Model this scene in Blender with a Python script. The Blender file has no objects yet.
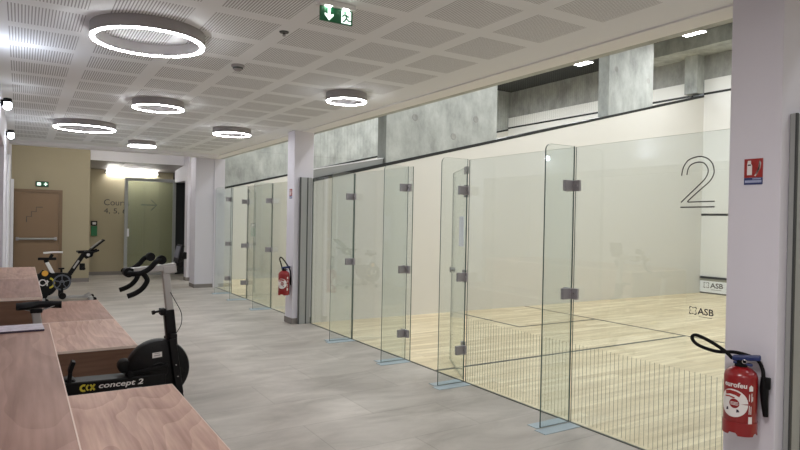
import bpy, bmesh, math, random
from mathutils import Vector, Matrix
random.seed(7)
PI = math.pi
scene = bpy.context.scene
COL = scene.collection

# ------------------------------------------------------------------ materials
def srgb(r, g, b):
    f = lambda c: (c/255/12.92) if c/255 <= .04045 else ((c/255+.055)/1.055)**2.4
    return (f(r), f(g), f(b), 1)

def mat(name, col, rough=.5, metal=0., noise=0., nscale=8., bump=0., spec=.5, bscale=None, coat=0.):
    m = bpy.data.materials.new(name); m.use_nodes = True
    nt = m.node_tree; b = nt.nodes['Principled BSDF']
    b.inputs['Base Color'].default_value = col
    b.inputs['Roughness'].default_value = rough
    b.inputs['Metallic'].default_value = metal
    b.inputs['Specular IOR Level'].default_value = spec
    b.inputs['Coat Weight'].default_value = coat
    tc = nt.nodes.new('ShaderNodeTexCoord')
    n = nt.nodes.new('ShaderNodeTexNoise'); n.inputs['Scale'].default_value = nscale; n.inputs['Detail'].default_value = 5
    nt.links.new(tc.outputs['Object'], n.inputs['Vector'])
    mx = nt.nodes.new('ShaderNodeMix'); mx.data_type = 'RGBA'
    lo = tuple(c*(1-noise) for c in col[:3])+(1,); hi = tuple(min(1, c*(1+noise)) for c in col[:3])+(1,)
    mx.inputs[6].default_value = lo; mx.inputs[7].default_value = hi
    nt.links.new(n.outputs['Fac'], mx.inputs[0]); nt.links.new(mx.outputs[2], b.inputs['Base Color'])
    if bump:
        bp = nt.nodes.new('ShaderNodeBump'); bp.inputs['Strength'].default_value = bump; bp.inputs['Distance'].default_value = .01
        n2 = nt.nodes.new('ShaderNodeTexNoise'); n2.inputs['Scale'].default_value = bscale or nscale*6; n2.inputs['Detail'].default_value = 4
        nt.links.new(tc.outputs['Object'], n2.inputs['Vector'])
        nt.links.new(n2.outputs['Fac'], bp.inputs['Height']); nt.links.new(bp.outputs['Normal'], b.inputs['Normal'])
    return m

def emit(name, col, s):
    m = bpy.data.materials.new(name); m.use_nodes = True; nt = m.node_tree; nt.nodes.clear()
    o = nt.nodes.new('ShaderNodeOutputMaterial'); e = nt.nodes.new('ShaderNodeEmission')
    e.inputs['Color'].default_value = col; e.inputs['Strength'].default_value = s
    nt.links.new(e.outputs[0], o.inputs[0]); return m

def glass(name, tint, ior=1.5, refl=(1, 1, 1, 1), scale=1.0):
    m = bpy.data.materials.new(name); m.use_nodes = True; nt = m.node_tree; nt.nodes.clear()
    o = nt.nodes.new('ShaderNodeOutputMaterial'); t = nt.nodes.new('ShaderNodeBsdfTransparent')
    g = nt.nodes.new('ShaderNodeBsdfGlossy'); f = nt.nodes.new('ShaderNodeLayerWeight'); f.inputs['Blend'].default_value = .5; mx = nt.nodes.new('ShaderNodeMixShader')
    t.inputs['Color'].default_value = tint; g.inputs['Color'].default_value = refl; g.inputs['Roughness'].default_value = .0
    pw = nt.nodes.new('ShaderNodeMath'); pw.operation = 'POWER'; pw.inputs[1].default_value = 5      # Schlick, the same from either side
    nt.links.new(f.outputs['Facing'], pw.inputs[0])
    mu = nt.nodes.new('ShaderNodeMath'); mu.operation = 'MULTIPLY_ADD'; mu.inputs[1].default_value = .96*scale; mu.inputs[2].default_value = .04*scale
    nt.links.new(pw.outputs[0], mu.inputs[0])
    nt.links.new(mu.outputs[0], mx.inputs[0]); nt.links.new(t.outputs[0], mx.inputs[1]); nt.links.new(g.outputs[0], mx.inputs[2])
    nt.links.new(mx.outputs[0], o.inputs[0]); return m

def veiled_glass(name, tint, col, k):  # diffuse share imitates the light that brightens the pane
    m = glass(name, tint); nt = m.node_tree; out = [n for n in nt.nodes if n.type == 'OUTPUT_MATERIAL'][0]; src = out.inputs[0].links[0].from_socket
    d = nt.nodes.new('ShaderNodeBsdfDiffuse'); d.inputs['Color'].default_value = col; t = nt.nodes.new('ShaderNodeBsdfTranslucent'); t.inputs['Color'].default_value = col
    a = nt.nodes.new('ShaderNodeMixShader'); nt.links.new(d.outputs[0], a.inputs[1]); nt.links.new(t.outputs[0], a.inputs[2])
    b = nt.nodes.new('ShaderNodeMixShader'); b.inputs[0].default_value = k; nt.links.new(src, b.inputs[1]); nt.links.new(a.outputs[0], b.inputs[2]); nt.links.new(b.outputs[0], out.inputs[0])
    return m

def N(nt, typ, **kw):
    n = nt.nodes.new(typ)
    for k, v in kw.items():
        setattr(n, k, v)
    return n

def ceiling_mat():
    m = bpy.data.materials.new('perforated_plaster'); m.use_nodes = True; nt = m.node_tree; L = nt.links
    b = nt.nodes['Principled BSDF']; b.inputs['Roughness'].default_value = .85
    tc = N(nt, 'ShaderNodeTexCoord'); sp = N(nt, 'ShaderNodeSeparateXYZ'); L.new(tc.outputs['Object'], sp.inputs[0])
    def M(op, a, c=None):
        n = N(nt, 'ShaderNodeMath', operation=op)
        for i, v in enumerate((a, c)):
            if v is None: continue
            if isinstance(v, (int, float)): n.inputs[i].default_value = v
            else: L.new(v, n.inputs[i])
        return n.outputs[0]
    X, Y = sp.outputs[0], sp.outputs[1]
    P = .5555
    fx = M('FRACT', M('DIVIDE', M('ADD', X, .09+20*P), P)); fy = M('FRACT', M('DIVIDE', M('ADD', Y, 40*P-4.42), P))
    mx = M('LESS_THAN', fx, .775); my = M('LESS_THAN', fy, .775)
    fld = M('MULTIPLY', mx, my)
    fld = M('MULTIPLY', fld, M('LESS_THAN', X, 3.16)); fld = M('MULTIPLY', fld, M('GREATER_THAN', X, -.1))
    fld = M('MULTIPLY', fld, M('LESS_THAN', Y, 12.05))
    sl = M('LESS_THAN', M('FRACT', M('DIVIDE', M('ADD', X, .09+20*P), P/30)), .40)
    slot = M('MULTIPLY', fld, sl)
    mixn = N(nt, 'ShaderNodeMix', data_type='RGBA'); mixn.inputs[6].default_value = srgb(226, 228, 230); mixn.inputs[7].default_value = srgb(160, 160, 162)
    L.new(slot, mixn.inputs[0]); L.new(mixn.outputs[2], b.inputs['Base Color'])
    return m

def tile_mat():
    m = bpy.data.materials.new('concrete_look_tile'); m.use_nodes = True; nt = m.node_tree; L = nt.links
    b = nt.nodes['Principled BSDF']; b.inputs['Roughness'].default_value = .42; b.inputs['Specular IOR Level'].default_value = .35
    tc = N(nt, 'ShaderNodeTexCoord')
    mp = N(nt, 'ShaderNodeMapping'); mp.inputs['Scale'].default_value = (.85, 1.9, 1); L.new(tc.outputs['Object'], mp.inputs[0])
    n1 = N(nt, 'ShaderNodeTexNoise'); n1.inputs['Scale'].default_value = 1.5; n1.inputs['Detail'].default_value = 8; n1.inputs['Roughness'].default_value = .62; n1.inputs['Distortion'].default_value = .5
    L.new(mp.outputs[0], n1.inputs['Vector'])
    cr = N(nt, 'ShaderNodeValToRGB'); L.new(n1.outputs['Fac'], cr.inputs[0])
    cr.color_ramp.elements[0].position = .3; cr.color_ramp.elements[0].color = srgb(158, 151, 143)
    cr.color_ramp.elements[1].position = .7; cr.color_ramp.elements[1].color = srgb(198, 191, 183)
    br = N(nt, 'ShaderNodeTexBrick'); br.inputs['Scale'].default_value = 1; br.inputs['Brick Width'].default_value = 1.2; br.inputs['Row Height'].default_value = .6
    br.inputs['Mortar Size'].default_value = .004; br.inputs['Mortar Smooth'].default_value = .1
    br.inputs['Color1'].default_value = (.94, .94, .94, 1); br.inputs['Color2'].default_value = (1.04, 1.04, 1.04, 1); br.inputs['Mortar'].default_value = (.79, .78, .77, 1)
    L.new(tc.outputs['Object'], br.inputs['Vector'])
    mu = N(nt, 'ShaderNodeMix', data_type='RGBA', blend_type='MULTIPLY'); mu.inputs[0].default_value = 1
    L.new(cr.outputs[0], mu.inputs[6]); L.new(br.outputs['Color'], mu.inputs[7]); L.new(mu.outputs[2], b.inputs['Base Color'])
    return m

def maple_mat():
    m = bpy.data.materials.new('maple_boards'); m.use_nodes = True; nt = m.node_tree; L = nt.links
    b = nt.nodes['Principled BSDF']; b.inputs['Roughness'].default_value = .4; b.inputs['Specular IOR Level'].default_value = .3
    tc = N(nt, 'ShaderNodeTexCoord')
    br = N(nt, 'ShaderNodeTexBrick'); br.inputs['Scale'].default_value = 1; br.inputs['Brick Width'].default_value = 1.3; br.inputs['Row Height'].default_value = .09
    br.inputs['Mortar Size'].default_value = .0008; br.offset = .37
    br.inputs['Color1'].default_value = srgb(246, 231, 198); br.inputs['Color2'].default_value = srgb(222, 204, 168); br.inputs['Mortar'].default_value = srgb(170, 148, 112)
    L.new(tc.outputs['Object'], br.inputs['Vector'])
    mp = N(nt, 'ShaderNodeMapping'); mp.inputs['Scale'].default_value = (1.2, 12, 1); L.new(tc.outputs['Object'], mp.inputs[0])
    n1 = N(nt, 'ShaderNodeTexNoise'); n1.inputs['Scale'].default_value = 1.2; n1.inputs['Detail'].default_value = 4; L.new(mp.outputs[0], n1.inputs['Vector'])
    cr = N(nt, 'ShaderNodeValToRGB'); L.new(n1.outputs['Fac'], cr.inputs[0])
    cr.color_ramp.elements[0].position = .34; cr.color_ramp.elements[0].color = (.78, .76, .72, 1); cr.color_ramp.elements[1].position = .6; cr.color_ramp.elements[1].color = (1, 1, 1, 1)
    mu = N(nt, 'ShaderNodeMix', data_type='RGBA', blend_type='MULTIPLY'); mu.inputs[0].default_value = .9
    L.new(br.outputs['Color'], mu.inputs[6]); L.new(cr.outputs[0], mu.inputs[7]); L.new(mu.outputs[2], b.inputs['Base Color'])
    return m

def ply_mat(name, c0, c1, along='y', rough=.5, flame=.07):
    m = bpy.data.materials.new(name); m.use_nodes = True; nt = m.node_tree; L = nt.links
    b = nt.nodes['Principled BSDF']; b.inputs['Roughness'].default_value = rough; b.inputs['Specular IOR Level'].default_value = .35
    tc = N(nt, 'ShaderNodeTexCoord'); mp = N(nt, 'ShaderNodeMapping')
    mp.inputs['Scale'].default_value = (2.2, .6, 2.2) if along == 'y' else (.5, 2.2, 5)
    L.new(tc.outputs['Object'], mp.inputs[0])
    n0 = N(nt, 'ShaderNodeTexNoise'); n0.inputs['Scale'].default_value = .75; n0.inputs['Detail'].default_value = 3; n0.inputs['Roughness'].default_value = .35; L.new(mp.outputs[0], n0.inputs['Vector'])
    w = N(nt, 'ShaderNodeMath', operation='MULTIPLY'); w.inputs[1].default_value = 16; L.new(n0.outputs['Fac'], w.inputs[0])
    fr_ = N(nt, 'ShaderNodeMath', operation='FRACT'); L.new(w.outputs[0], fr_.inputs[0])          # contour bands of the peeled veneer
    mp2 = N(nt, 'ShaderNodeMapping'); mp2.inputs['Scale'].default_value = (38, 2.2, 38) if along == 'y' else (2, 10, 38); L.new(tc.outputs['Object'], mp2.inputs[0])
    n1 = N(nt, 'ShaderNodeTexNoise'); n1.inputs['Scale'].default_value = 1; n1.inputs['Detail'].default_value = 4; L.new(mp2.outputs[0], n1.inputs['Vector'])
    n2 = N(nt, 'ShaderNodeTexNoise'); n2.inputs['Scale'].default_value = 2.2; n2.inputs['Detail'].default_value = 5; L.new(mp.outputs[0], n2.inputs['Vector'])
    a = N(nt, 'ShaderNodeMix', data_type='FLOAT'); a.inputs[0].default_value = .5; L.new(n1.outputs['Fac'], a.inputs[2]); L.new(n2.outputs['Fac'], a.inputs[3])
    a2 = N(nt, 'ShaderNodeMix', data_type='FLOAT'); a2.inputs[0].default_value = flame; L.new(a.outputs[0], a2.inputs[2]); L.new(fr_.outputs[0], a2.inputs[3])
    cr = N(nt, 'ShaderNodeValToRGB'); L.new(a2.outputs[0], cr.inputs[0])
    cr.color_ramp.elements[0].position = .3; cr.color_ramp.elements[0].color = c0; cr.color_ramp.elements[1].position = .66; cr.color_ramp.elements[1].color = c1
    L.new(cr.outputs[0], b.inputs['Base Color'])
    return m

def concrete_mat(name, c0, c1, joints=True):
    m = bpy.data.materials.new(name); m.use_nodes = True; nt = m.node_tree; L = nt.links
    b = nt.nodes['Principled BSDF']; b.inputs['Roughness'].default_value = .75
    tc = N(nt, 'ShaderNodeTexCoord'); mp = N(nt, 'ShaderNodeMapping'); mp.inputs['Scale'].default_value = (1.6, 1.6, .8); L.new(tc.outputs['Object'], mp.inputs[0])
    n1 = N(nt, 'ShaderNodeTexNoise'); n1.inputs['Scale'].default_value = 2.2; n1.inputs['Detail'].default_value = 9; n1.inputs['Roughness'].default_value = .65; L.new(mp.outputs[0], n1.inputs['Vector'])
    cr = N(nt, 'ShaderNodeValToRGB'); L.new(n1.outputs['Fac'], cr.inputs[0])
    cr.color_ramp.elements[0].position = .3; cr.color_ramp.elements[0].color = c0; cr.color_ramp.elements[1].position = .68; cr.color_ramp.elements[1].color = c1
    L.new(cr.outputs[0], b.inputs['Base Color'])
    bp = N(nt, 'ShaderNodeBump'); bp.inputs['Strength'].default_value = .25; bp.inputs['Distance'].default_value = .01
    n2 = N(nt, 'ShaderNodeTexNoise'); n2.inputs['Scale'].default_value = 25; L.new(tc.outputs['Object'], n2.inputs['Vector'])
    L.new(n2.outputs['Fac'], bp.inputs['Height']); L.new(bp.outputs['Normal'], b.inputs['Normal'])
    return m

M = dict(
    ceil=ceiling_mat(), soffit=mat('soffit_paint', srgb(226, 226, 226), .85, noise=.02), fascia=mat('fascia_paint', srgb(226, 224, 226), .7),
    tile=tile_mat(), maple=maple_mat(),
    white=mat('white_wall_paint', srgb(213, 211, 219), .8, noise=.015, nscale=3), whitetrim=mat('white_trim', srgb(232, 232, 236), .5),
    khaki=mat('khaki_wall_paint', srgb(170, 160, 134), .8, noise=.02, nscale=3), door=mat('brown_door', srgb(136, 112, 86), .55, noise=.03),
    doorframe=mat('brown_door_frame', srgb(122, 100, 76), .5),
    plaster=mat('cream_court_plaster', srgb(214, 212, 205), .6, noise=.015, nscale=4), courtwhite=mat('white_court_plaster', srgb(236, 236, 232), .55, noise=.01),
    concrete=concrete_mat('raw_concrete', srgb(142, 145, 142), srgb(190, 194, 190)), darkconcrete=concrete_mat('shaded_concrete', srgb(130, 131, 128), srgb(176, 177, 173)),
    skirting=mat('grey_skirting', srgb(128, 122, 118), .6, noise=.05), black=mat('black_line_paint', srgb(22, 24, 24), .45), courtline=mat('dark_court_line', srgb(82, 80, 72), .5),
    steel=mat('satin_steel', srgb(150, 147, 150), .45, .1, noise=.04, nscale=30), alu=mat('grey_aluminium', srgb(158, 160, 158), .45, .15, noise=.02), aludark=mat('dark_rubber_gasket', srgb(60, 62, 62), .6),
    chrome=mat('chrome', srgb(190, 190, 192), .2, 1.), silver=mat('silver_paint', srgb(172, 170, 168), .38, .4),
    glass=glass('clear_safety_glass', (.935, .958, .955, 1), scale=1.5), doorglass=glass('door_glass', (.915, .945, .935, 1)), edge=mat('green_glass_edge', srgb(58, 80, 74), .3),
    veil=veiled_glass('light_veiled_glazing', (.88, .92, .86, 1), srgb(225, 232, 215), .05), bluepatch=mat('blue_light_patch', srgb(166, 182, 192), .35),  # both carry light in their colour: glazing veil and blue floor patches
    decal=mat('dark_grey_vinyl', srgb(70, 68, 68), .6), pin=mat('grey_green_pinstripe', srgb(132, 134, 120), .6),
    ply=ply_mat('pink_plywood', srgb(152, 116, 102), srgb(204, 170, 154), flame=.13), plydark=ply_mat('brown_pink_plywood', srgb(126, 92, 80), srgb(174, 138, 124), flame=.10), plyside=ply_mat('brown_plywood_face', srgb(92, 66, 52), srgb(122, 92, 74), 'x'), plyedge=mat('pale_ply_edge', srgb(222, 202, 190), .6),
    rubber=mat('black_rubber', srgb(9, 9, 11), .65, spec=.2, noise=.1, nscale=40), blackpaint=mat('black_frame_paint', srgb(8, 8, 10), .45, noise=.08, nscale=12, spec=.25), blackplastic=mat('black_plastic', srgb(11, 11, 13), .55, spec=.2),
    yellow=mat('yellow_print', srgb(206, 190, 60), .5), orange=mat('orange_print', srgb(226, 166, 60), .5), whiteprint=mat('white_print', srgb(225, 222, 220), .5), greyprint=mat('grey_print', srgb(150, 148, 150), .5),
    whitevinyl=mat('white_vinyl', srgb(226, 224, 222), .45), chaingrey=mat('grey_chainring', srgb(98, 102, 110), .4, .4),
    red=mat('extinguisher_red', srgb(136, 15, 21), .28, noise=.03, coat=.3), blue=mat('dark_blue_plastic', srgb(22, 40, 92), .4), signred=mat('sign_red', srgb(150, 32, 28), .5), signblue=mat('sign_blue', srgb(52, 62, 110), .5), signpale=mat('sign_pale_blue', srgb(158, 166, 196), .5),
    signgreen=mat('exit_green', srgb(16, 96, 58), .45), green=mat('callpoint_green', srgb(24, 112, 64), .45), lampbody=mat('ring_housing_grey', srgb(150, 146, 146), .6), plastic=mat('white_plastic', srgb(226, 226, 224), .4),
    ring=emit('ring_diffuser', (.97, .98, 1, 1), 32), led=emit('led_panel', (1, 1, 1, 1), 14), tube=emit('tube_diffuser', (1, .99, .95, 1), 24), sconce=emit('lamp_glow', (.85, .92, 1, 1), 16), exitglow=emit('exit_symbol_glow', (.75, 1, .85, 1), 1.0),
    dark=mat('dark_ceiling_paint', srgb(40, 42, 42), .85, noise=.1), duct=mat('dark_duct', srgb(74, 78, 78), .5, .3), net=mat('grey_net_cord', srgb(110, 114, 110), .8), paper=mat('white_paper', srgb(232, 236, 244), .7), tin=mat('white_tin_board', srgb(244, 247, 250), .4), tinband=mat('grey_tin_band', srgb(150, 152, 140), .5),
    grit=mat('magazine_print', srgb(186, 176, 190), .35, noise=.5, nscale=30), darkpaper=mat('dark_magazine_edge', srgb(52, 42, 62), .6),
)

# ------------------------------------------------------------------ mesh helpers
def link(name, bm, m, parent=None, smooth=False, loc=None):
    bmesh.ops.recalc_face_normals(bm, faces=bm.faces)
    me = bpy.data.meshes.new(name); bm.to_mesh(me); bm.free()
    for x in (m if isinstance(m, (list, tuple)) else [m]): me.materials.append(x)
    if smooth:
        for p in me.polygons: p.use_smooth = True
        me.set_sharp_from_angle(angle=.65)
    o = bpy.data.objects.new(name, me); COL.objects.link(o)
    if parent is not None: o.parent = parent
    if loc is not None: o.location = loc
    return o
def B(): return bmesh.new()
def box(bm, x0, x1, y0, y1, z0, z1, bevel=0, mi=0):
    vs = [bm.verts.new((x, y, z)) for x in (x0, x1) for y in (y0, y1) for z in (z0, z1)]
    fs = [bm.faces.new([vs[i] for i in q]) for q in ((0, 1, 3, 2), (4, 6, 7, 5), (0, 4, 5, 1), (2, 3, 7, 6), (0, 2, 6, 4), (1, 5, 7, 3))]
    for f in fs: f.material_index = mi
    if bevel:
        es = list({e for f in fs for e in f.edges})
        bmesh.ops.bevel(bm, geom=es, offset=bevel, segments=2, affect='EDGES', profile=.5)
    return bm
def obox(bm, p0, p1, w, h, up=(0, 0, 1), bevel=0):
    """bar of rectangular section from p0 to p1: w sideways, h along 'up'"""
    p0, p1 = Vector(p0), Vector(p1); d = (p1-p0).normalized(); u = Vector(up); s = d.cross(u).normalized(); u = s.cross(d).normalized()
    r = []
    for p in (p0, p1):
        r.append([bm.verts.new(p + s*a*w/2 + u*b*h/2) for a, b in ((-1, -1), (1, -1), (1, 1), (-1, 1))])
    fs = [bm.faces.new(r[0]), bm.faces.new(r[1][::-1])]
    for i in range(4): fs.append(bm.faces.new((r[0][i], r[0][(i+1) % 4], r[1][(i+1) % 4], r[1][i])))
    if bevel:
        bmesh.ops.bevel(bm, geom=list({e for f in fs for e in f.edges}), offset=bevel, segments=2, affect='EDGES', profile=.5)
    return bm
def smoothpath(pts, n=6):
    pts = [Vector(p) for p in pts]; out = []
    for i in range(len(pts)-1):
        a = pts[max(i-1, 0)]; b = pts[i]; c = pts[i+1]; d = pts[min(i+2, len(pts)-1)]
        for k in range(n):
            t = k/n
            out.append(.5*((2*b)+(-a+c)*t+(2*a-5*b+4*c-d)*t*t+(-a+3*b-3*c+d)*t**3))
    out.append(pts[-1]); return out
def tube(bm, pts, r, n=10, closed=False):
    pts = [Vector(p) for p in pts]; rr = r if isinstance(r, (list, tuple)) else [r]*len(pts)
    rings = []; ref = None
    for i, p in enumerate(pts):
        if closed: d = pts[(i+1) % len(pts)]-pts[i-1]
        else: d = pts[min(i+1, len(pts)-1)]-pts[max(i-1, 0)]
        d.normalize()
        if ref is None: ref = Vector((0, 0, 1)) if abs(d.z) < .9 else Vector((1, 0, 0))
        s = d.cross(ref).normalized(); u = s.cross(d).normalized(); ref = u
        rings.append([bm.verts.new(p+(s*math.cos(2*PI*k/n)+u*math.sin(2*PI*k/n))*rr[i]) for k in range(n)])
    m = len(rings)
    for i in range(m if closed else m-1):
        a, b = rings[i], rings[(i+1) % m]
        for k in range(n): bm.faces.new((a[k], a[(k+1) % n], b[(k+1) % n], b[k]))
    if not closed: bm.faces.new(rings[0][::-1]); bm.faces.new(rings[-1])
    return bm
def frame(o, xd, yd):
    xd, yd = Vector(xd), Vector(yd); z = xd.cross(yd)
    m = Matrix((xd, yd, z)).transposed().to_4x4(); m.translation = Vector(o); return m
def lathe(bm, prof, mtx=None, n=32, close=False):
    """profile (r, z) revolved about local z"""
    mtx = mtx or Matrix.Identity(4); rows = []
    for r, z in prof:
        if r < 1e-6: rows.append([bm.verts.new(mtx @ Vector((0, 0, z)))])
        else: rows.append([bm.verts.new(mtx @ Vector((r*math.cos(2*PI*k/n), r*math.sin(2*PI*k/n), z))) for k in range(n)])
    idx = range(len(rows)) if close else range(len(rows)-1)
    for i in idx:
        a, b = rows[i], rows[(i+1) % len(rows)]
        for k in range(n):
            k2 = (k+1) % n
            if len(a) == 1 and len(b) == 1: continue
            if len(a) == 1: bm.faces.new((a[0], b[k2], b[k]))
            elif len(b) == 1: bm.faces.new((a[k], a[k2], b[0]))
            else: bm.faces.new((a[k], a[k2], b[k2], b[k]))
    return bm
def prism(bm, pts, mtx, d0, d1, side_mi=0):
    a = [bm.verts.new(mtx @ Vector((x, y, d0))) for x, y in pts]; b = [bm.verts.new(mtx @ Vector((x, y, d1))) for x, y in pts]
    bm.faces.new(a[::-1]); bm.faces.new(b)
    for i in range(len(pts)):
        f = bm.faces.new((a[i], a[(i+1) % len(pts)], b[(i+1) % len(pts)], b[i])); f.material_index = side_mi
    return bm
def strip2d(bm, pts, w, mtx, d0, d1):
    """a flat line of width w along 2D points"""
    pts = [Vector(p) for p in pts]; L = []; R = []
    for i, p in enumerate(pts):
        d = (pts[min(i+1, len(pts)-1)]-pts[max(i-1, 0)]).normalized(); n = Vector((-d.y, d.x))
        L.append(p+n*w/2); R.append(p-n*w/2)
    for i in range(len(pts)-1):
        prism(bm, [L[i], L[i+1], R[i+1], R[i]], mtx, d0, d1)
    return bm
def circle(cx, cy, r, n=24, a0=0, a1=2*PI):
    full = abs(a1-a0-2*PI) < 1e-6
    return [(cx+r*math.cos(a0+(a1-a0)*k/(n if full else n-1)), cy+r*math.sin(a0+(a1-a0)*k/(n if full else n-1))) for k in range(n)]
def text(name, s, mtx, w, h, m, parent=None, depth=.001, shear=0., bold=0.):
    c = bpy.data.curves.new('t', 'FONT'); c.body = s; c.size = 1; c.extrude = .01; c.offset = bold; c.resolution_u = 3
    t = bpy.data.objects.new('t', c); COL.objects.link(t); bpy.context.view_layer.update()
    me = bpy.data.meshes.new_from_object(t.evaluated_get(bpy.context.evaluated_depsgraph_get()))
    bpy.data.objects.remove(t); bpy.data.curves.remove(c)
    me.name = name; xs = [v.co.x for v in me.vertices]; ys = [v.co.y for v in me.vertices]
    x0, x1, y0, y1 = min(xs), max(xs), min(ys), max(ys)
    for v in me.vertices:
        y = (v.co.y-y0)/(y1-y0)*h
        v.co = mtx @ Vector(((v.co.x-x0)/(x1-x0)*w+shear*y, y, depth if v.co.z > 0 else 0))
    me.materials.clear(); me.materials.append(m)
    o = bpy.data.objects.new(name, me); COL.objects.link(o)
    if parent is not None: o.parent = parent
    return o
def tag(o, label, cat, group=None):
    o['label'] = label; o['category'] = cat
    if group: o['group'] = group
    return o
def thing(name, label, cat, loc=(0, 0, 0), group=None):
    o = bpy.data.objects.new(name, None); COL.objects.link(o); o.location = loc; o.empty_display_size = .1
    return tag(o, label, cat, group)
def struct(name, bm, m, parent=None, smooth=False):
    o = link(name, bm, m, parent, smooth)
    if parent is None: o['kind'] = 'structure'
    return o
def sempty(name, loc=(0, 0, 0)):
    o = bpy.data.objects.new(name, None); COL.objects.link(o); o.location = loc; o['kind'] = 'structure'; return o
def dup(root, loc, label, group=None):
    r = root.copy(); COL.objects.link(r); r.location = loc; r['label'] = label
    if group: r['group'] = group
    for ch in list(root.children):
        c = ch.copy(); COL.objects.link(c); c.parent = r
        for g in ch.children:
            d = g.copy(); COL.objects.link(d); d.parent = c
    return r

# ------------------------------------------------------------------ key dimensions
G = 3.633            # plane of the glass
S = 8.306            # side wall of court two
PW = .274            # party wall thickness
PER = 6.4+PW         # court pitch
XF = G+9.75          # front wall
H = 2.82             # corridor ceiling
XL = -.19            # corridor left wall
YE = 15.6            # end wall
HT = 6.3             # hall roof
outz = lambda x: 2.13+(x-G)*(4.57-2.13)/9.75

# ------------------------------------------------------------------ room shell
struct('floor', box(B(), -1.4, G-.005, -3.2, 18.2, -.12, 0), M['tile'])
fc = sempty('floor_court')
link('boards', box(B(), G-.005, XF+.6, -5.4, 15.5, -.12, 0), M['maple'], fc)
struct('threshold_strip', box(B(), G-.012, G+.012, -5.4, 15.0, 0, .004), M['courtline'])
bm = B()
for k in (0, 1):
    y1 = S+k*PER; y0 = y1-6.4; sx = G+4.26; w = .05; zt = .0015
    box(bm, sx, sx+w, y0, y1, 0, zt)
    box(bm, G+.02, sx, (y0+y1)/2-w/2, (y0+y1)/2+w/2, 0, zt)
    box(bm, sx-1.6-w, sx-1.6, y1-1.6-w, y1, 0, zt); box(bm, sx-1.6, sx, y1-1.6-w, y1-1.6, 0, zt)
    box(bm, sx-1.6-w, sx-1.6, y0, y0+1.6+w, 0, zt); box(bm, sx-1.6, sx, y0+1.6, y0+1.6+w, 0, zt)
link('court_markings', bm, M['courtline'], fc)

bm = B(); box(bm, XL, 3.46, -3.2, 12.602, H, H+.2); struct('ceiling', bm, M['ceil'])
struct('trim_1', box(B(), 3.46, G+.03, -3.2, 15.5, H-.012, H+.2), M['soffit'])          # lintel band along the courts
struct('trim_2', box(B(), XL, 3.44, 12.6, 12.9, 2.76, H+.3), M['fascia'])           # drop at the end of the perforated field
struct('ceiling_end', box(B(), -.6, 3.8, 12.85, 18.2, 3.1, 3.3), M['fascia'])
struct('ceiling_alcove', box(B(), -1.4, XL-.06, -3.2, 9.0, 2.36, 2.46), M['soffit'])
struct('wall_left', box(B(), XL-.06, XL, -3.2, 9.0, 2.36, H+.2), M['white'])
struct('wall_left_far', box(B(), -1.4, XL, 9.0, YE, 0, H+.5), M['white'])
struct('wall_alcove', box(B(), -1.5, -1.4, -3.2, 9.0, 0, 2.46), M['white'])
struct('wall_back', box(B(), -1.5, G+.03, -3.3, -3.2, 0, H+.2), M['white'])
struct('trim_3', box(B(), XL, XL+.03, 11.0, 12.2, 0, 2.43, .004), M['whitetrim'])            # white panel on the left wall
struct('trim_4', box(B(), XL, XL+.05, 15.25, 15.52, 0, 2.26, .004), M['whitetrim'])
struct('wall_end', box(B(), XL-.5, 1.33, YE, 17.2, 0, 3.2), M['khaki'])
struct('wall_recess', box(B(), 1.33, 4.6, 17.2, 17.4, 0, 3.2), M['khaki'])
struct('baseboard_end', box(B(), .775, 1.335, YE-.012, YE, 0, .09), M['skirting'])
struct('baseboard_recess', box(B(), 1.335, 3.6, 17.188, 17.2, 0, .09), M['skirting'])
# right-hand end: white jamb, opening into a dark passage
struct('dark_opening_block', box(B(), 3.47, 4.7, 16.85, 17.19, 0, 3.2), M['dark'])  # block coloured dark to stand in for shade in the passage opening
struct('wall_right_lintel', box(B(), 3.42, 3.6, 15.26, 16.75, 2.42, 3.2), M['white'])
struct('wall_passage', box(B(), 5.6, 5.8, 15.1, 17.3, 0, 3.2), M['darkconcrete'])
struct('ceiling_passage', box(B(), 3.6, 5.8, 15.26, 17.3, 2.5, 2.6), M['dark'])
struct('floor_passage', box(B(), G-.004, 5.8, 15.5, 17.3, -.12, -.001), M['tile'])
# lowered bulkhead in the recess
bk = sempty('trim_5')
link('fascia', box(B(), 1.34, 3.52, 15.7, 15.74, 2.80, 3.1), M['fascia'], bk)
bm = B(); prism(bm, [(15.74, 2.80), (17.19, 2.70), (17.19, 2.74), (15.74, 2.84)], frame((0, 0, 0), (0, 1, 0), (0, 0, 1)), 1.34, 3.52); link('underside', bm, M['lampbody'], bk)
bm = B(); prism(bm, [(15.95, 2.782), (16.6, 2.737), (16.6, 2.742), (15.95, 2.787)], frame((0, 0, 0), (0, 1, 0), (0, 0, 1)), 1.76, 2.1); link('air_slot', bm, M['black'], bk)

# ------------------------------------------------------------------ pillars with their aluminium posts
def pillar(y0, y1, post=True):
    p = sempty('pillar')
    link('shaft', box(B(), 3.36, 3.66, y0, y1, .0, H, .006), M['white'], p)
    link('skirting', box(B(), 3.35, 3.66, y0-.008, y1+.008, 0, .085), M['skirting'], p)
    if post:
        q = link('wall_channel', box(B(), 3.44, 3.625, y0-.035, y0-.002, 0, 2.14, .003), M['alu'], p)
        bm = B(); box(bm, 3.437, 3.455, y0-.039, y0-.03, 0, 2.14); box(bm, 3.55, 3.565, y0-.039, y0-.03, 0, 2.14); link('gasket', bm, M['aludark'], q)
    return p
for k in (-1, 0, 1): pillar(S+k*PER+.023, S+k*PER+.298)
p = sempty('pillar')
link('shaft', box(B(), 3.18, 3.60, 13.46, 13.9, 0, H, .006), M['white'], p)
link('skirting', box(B(), 3.172, 3.608, 13.452, 13.908, 0, .08), M['skirting'], p)
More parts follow.
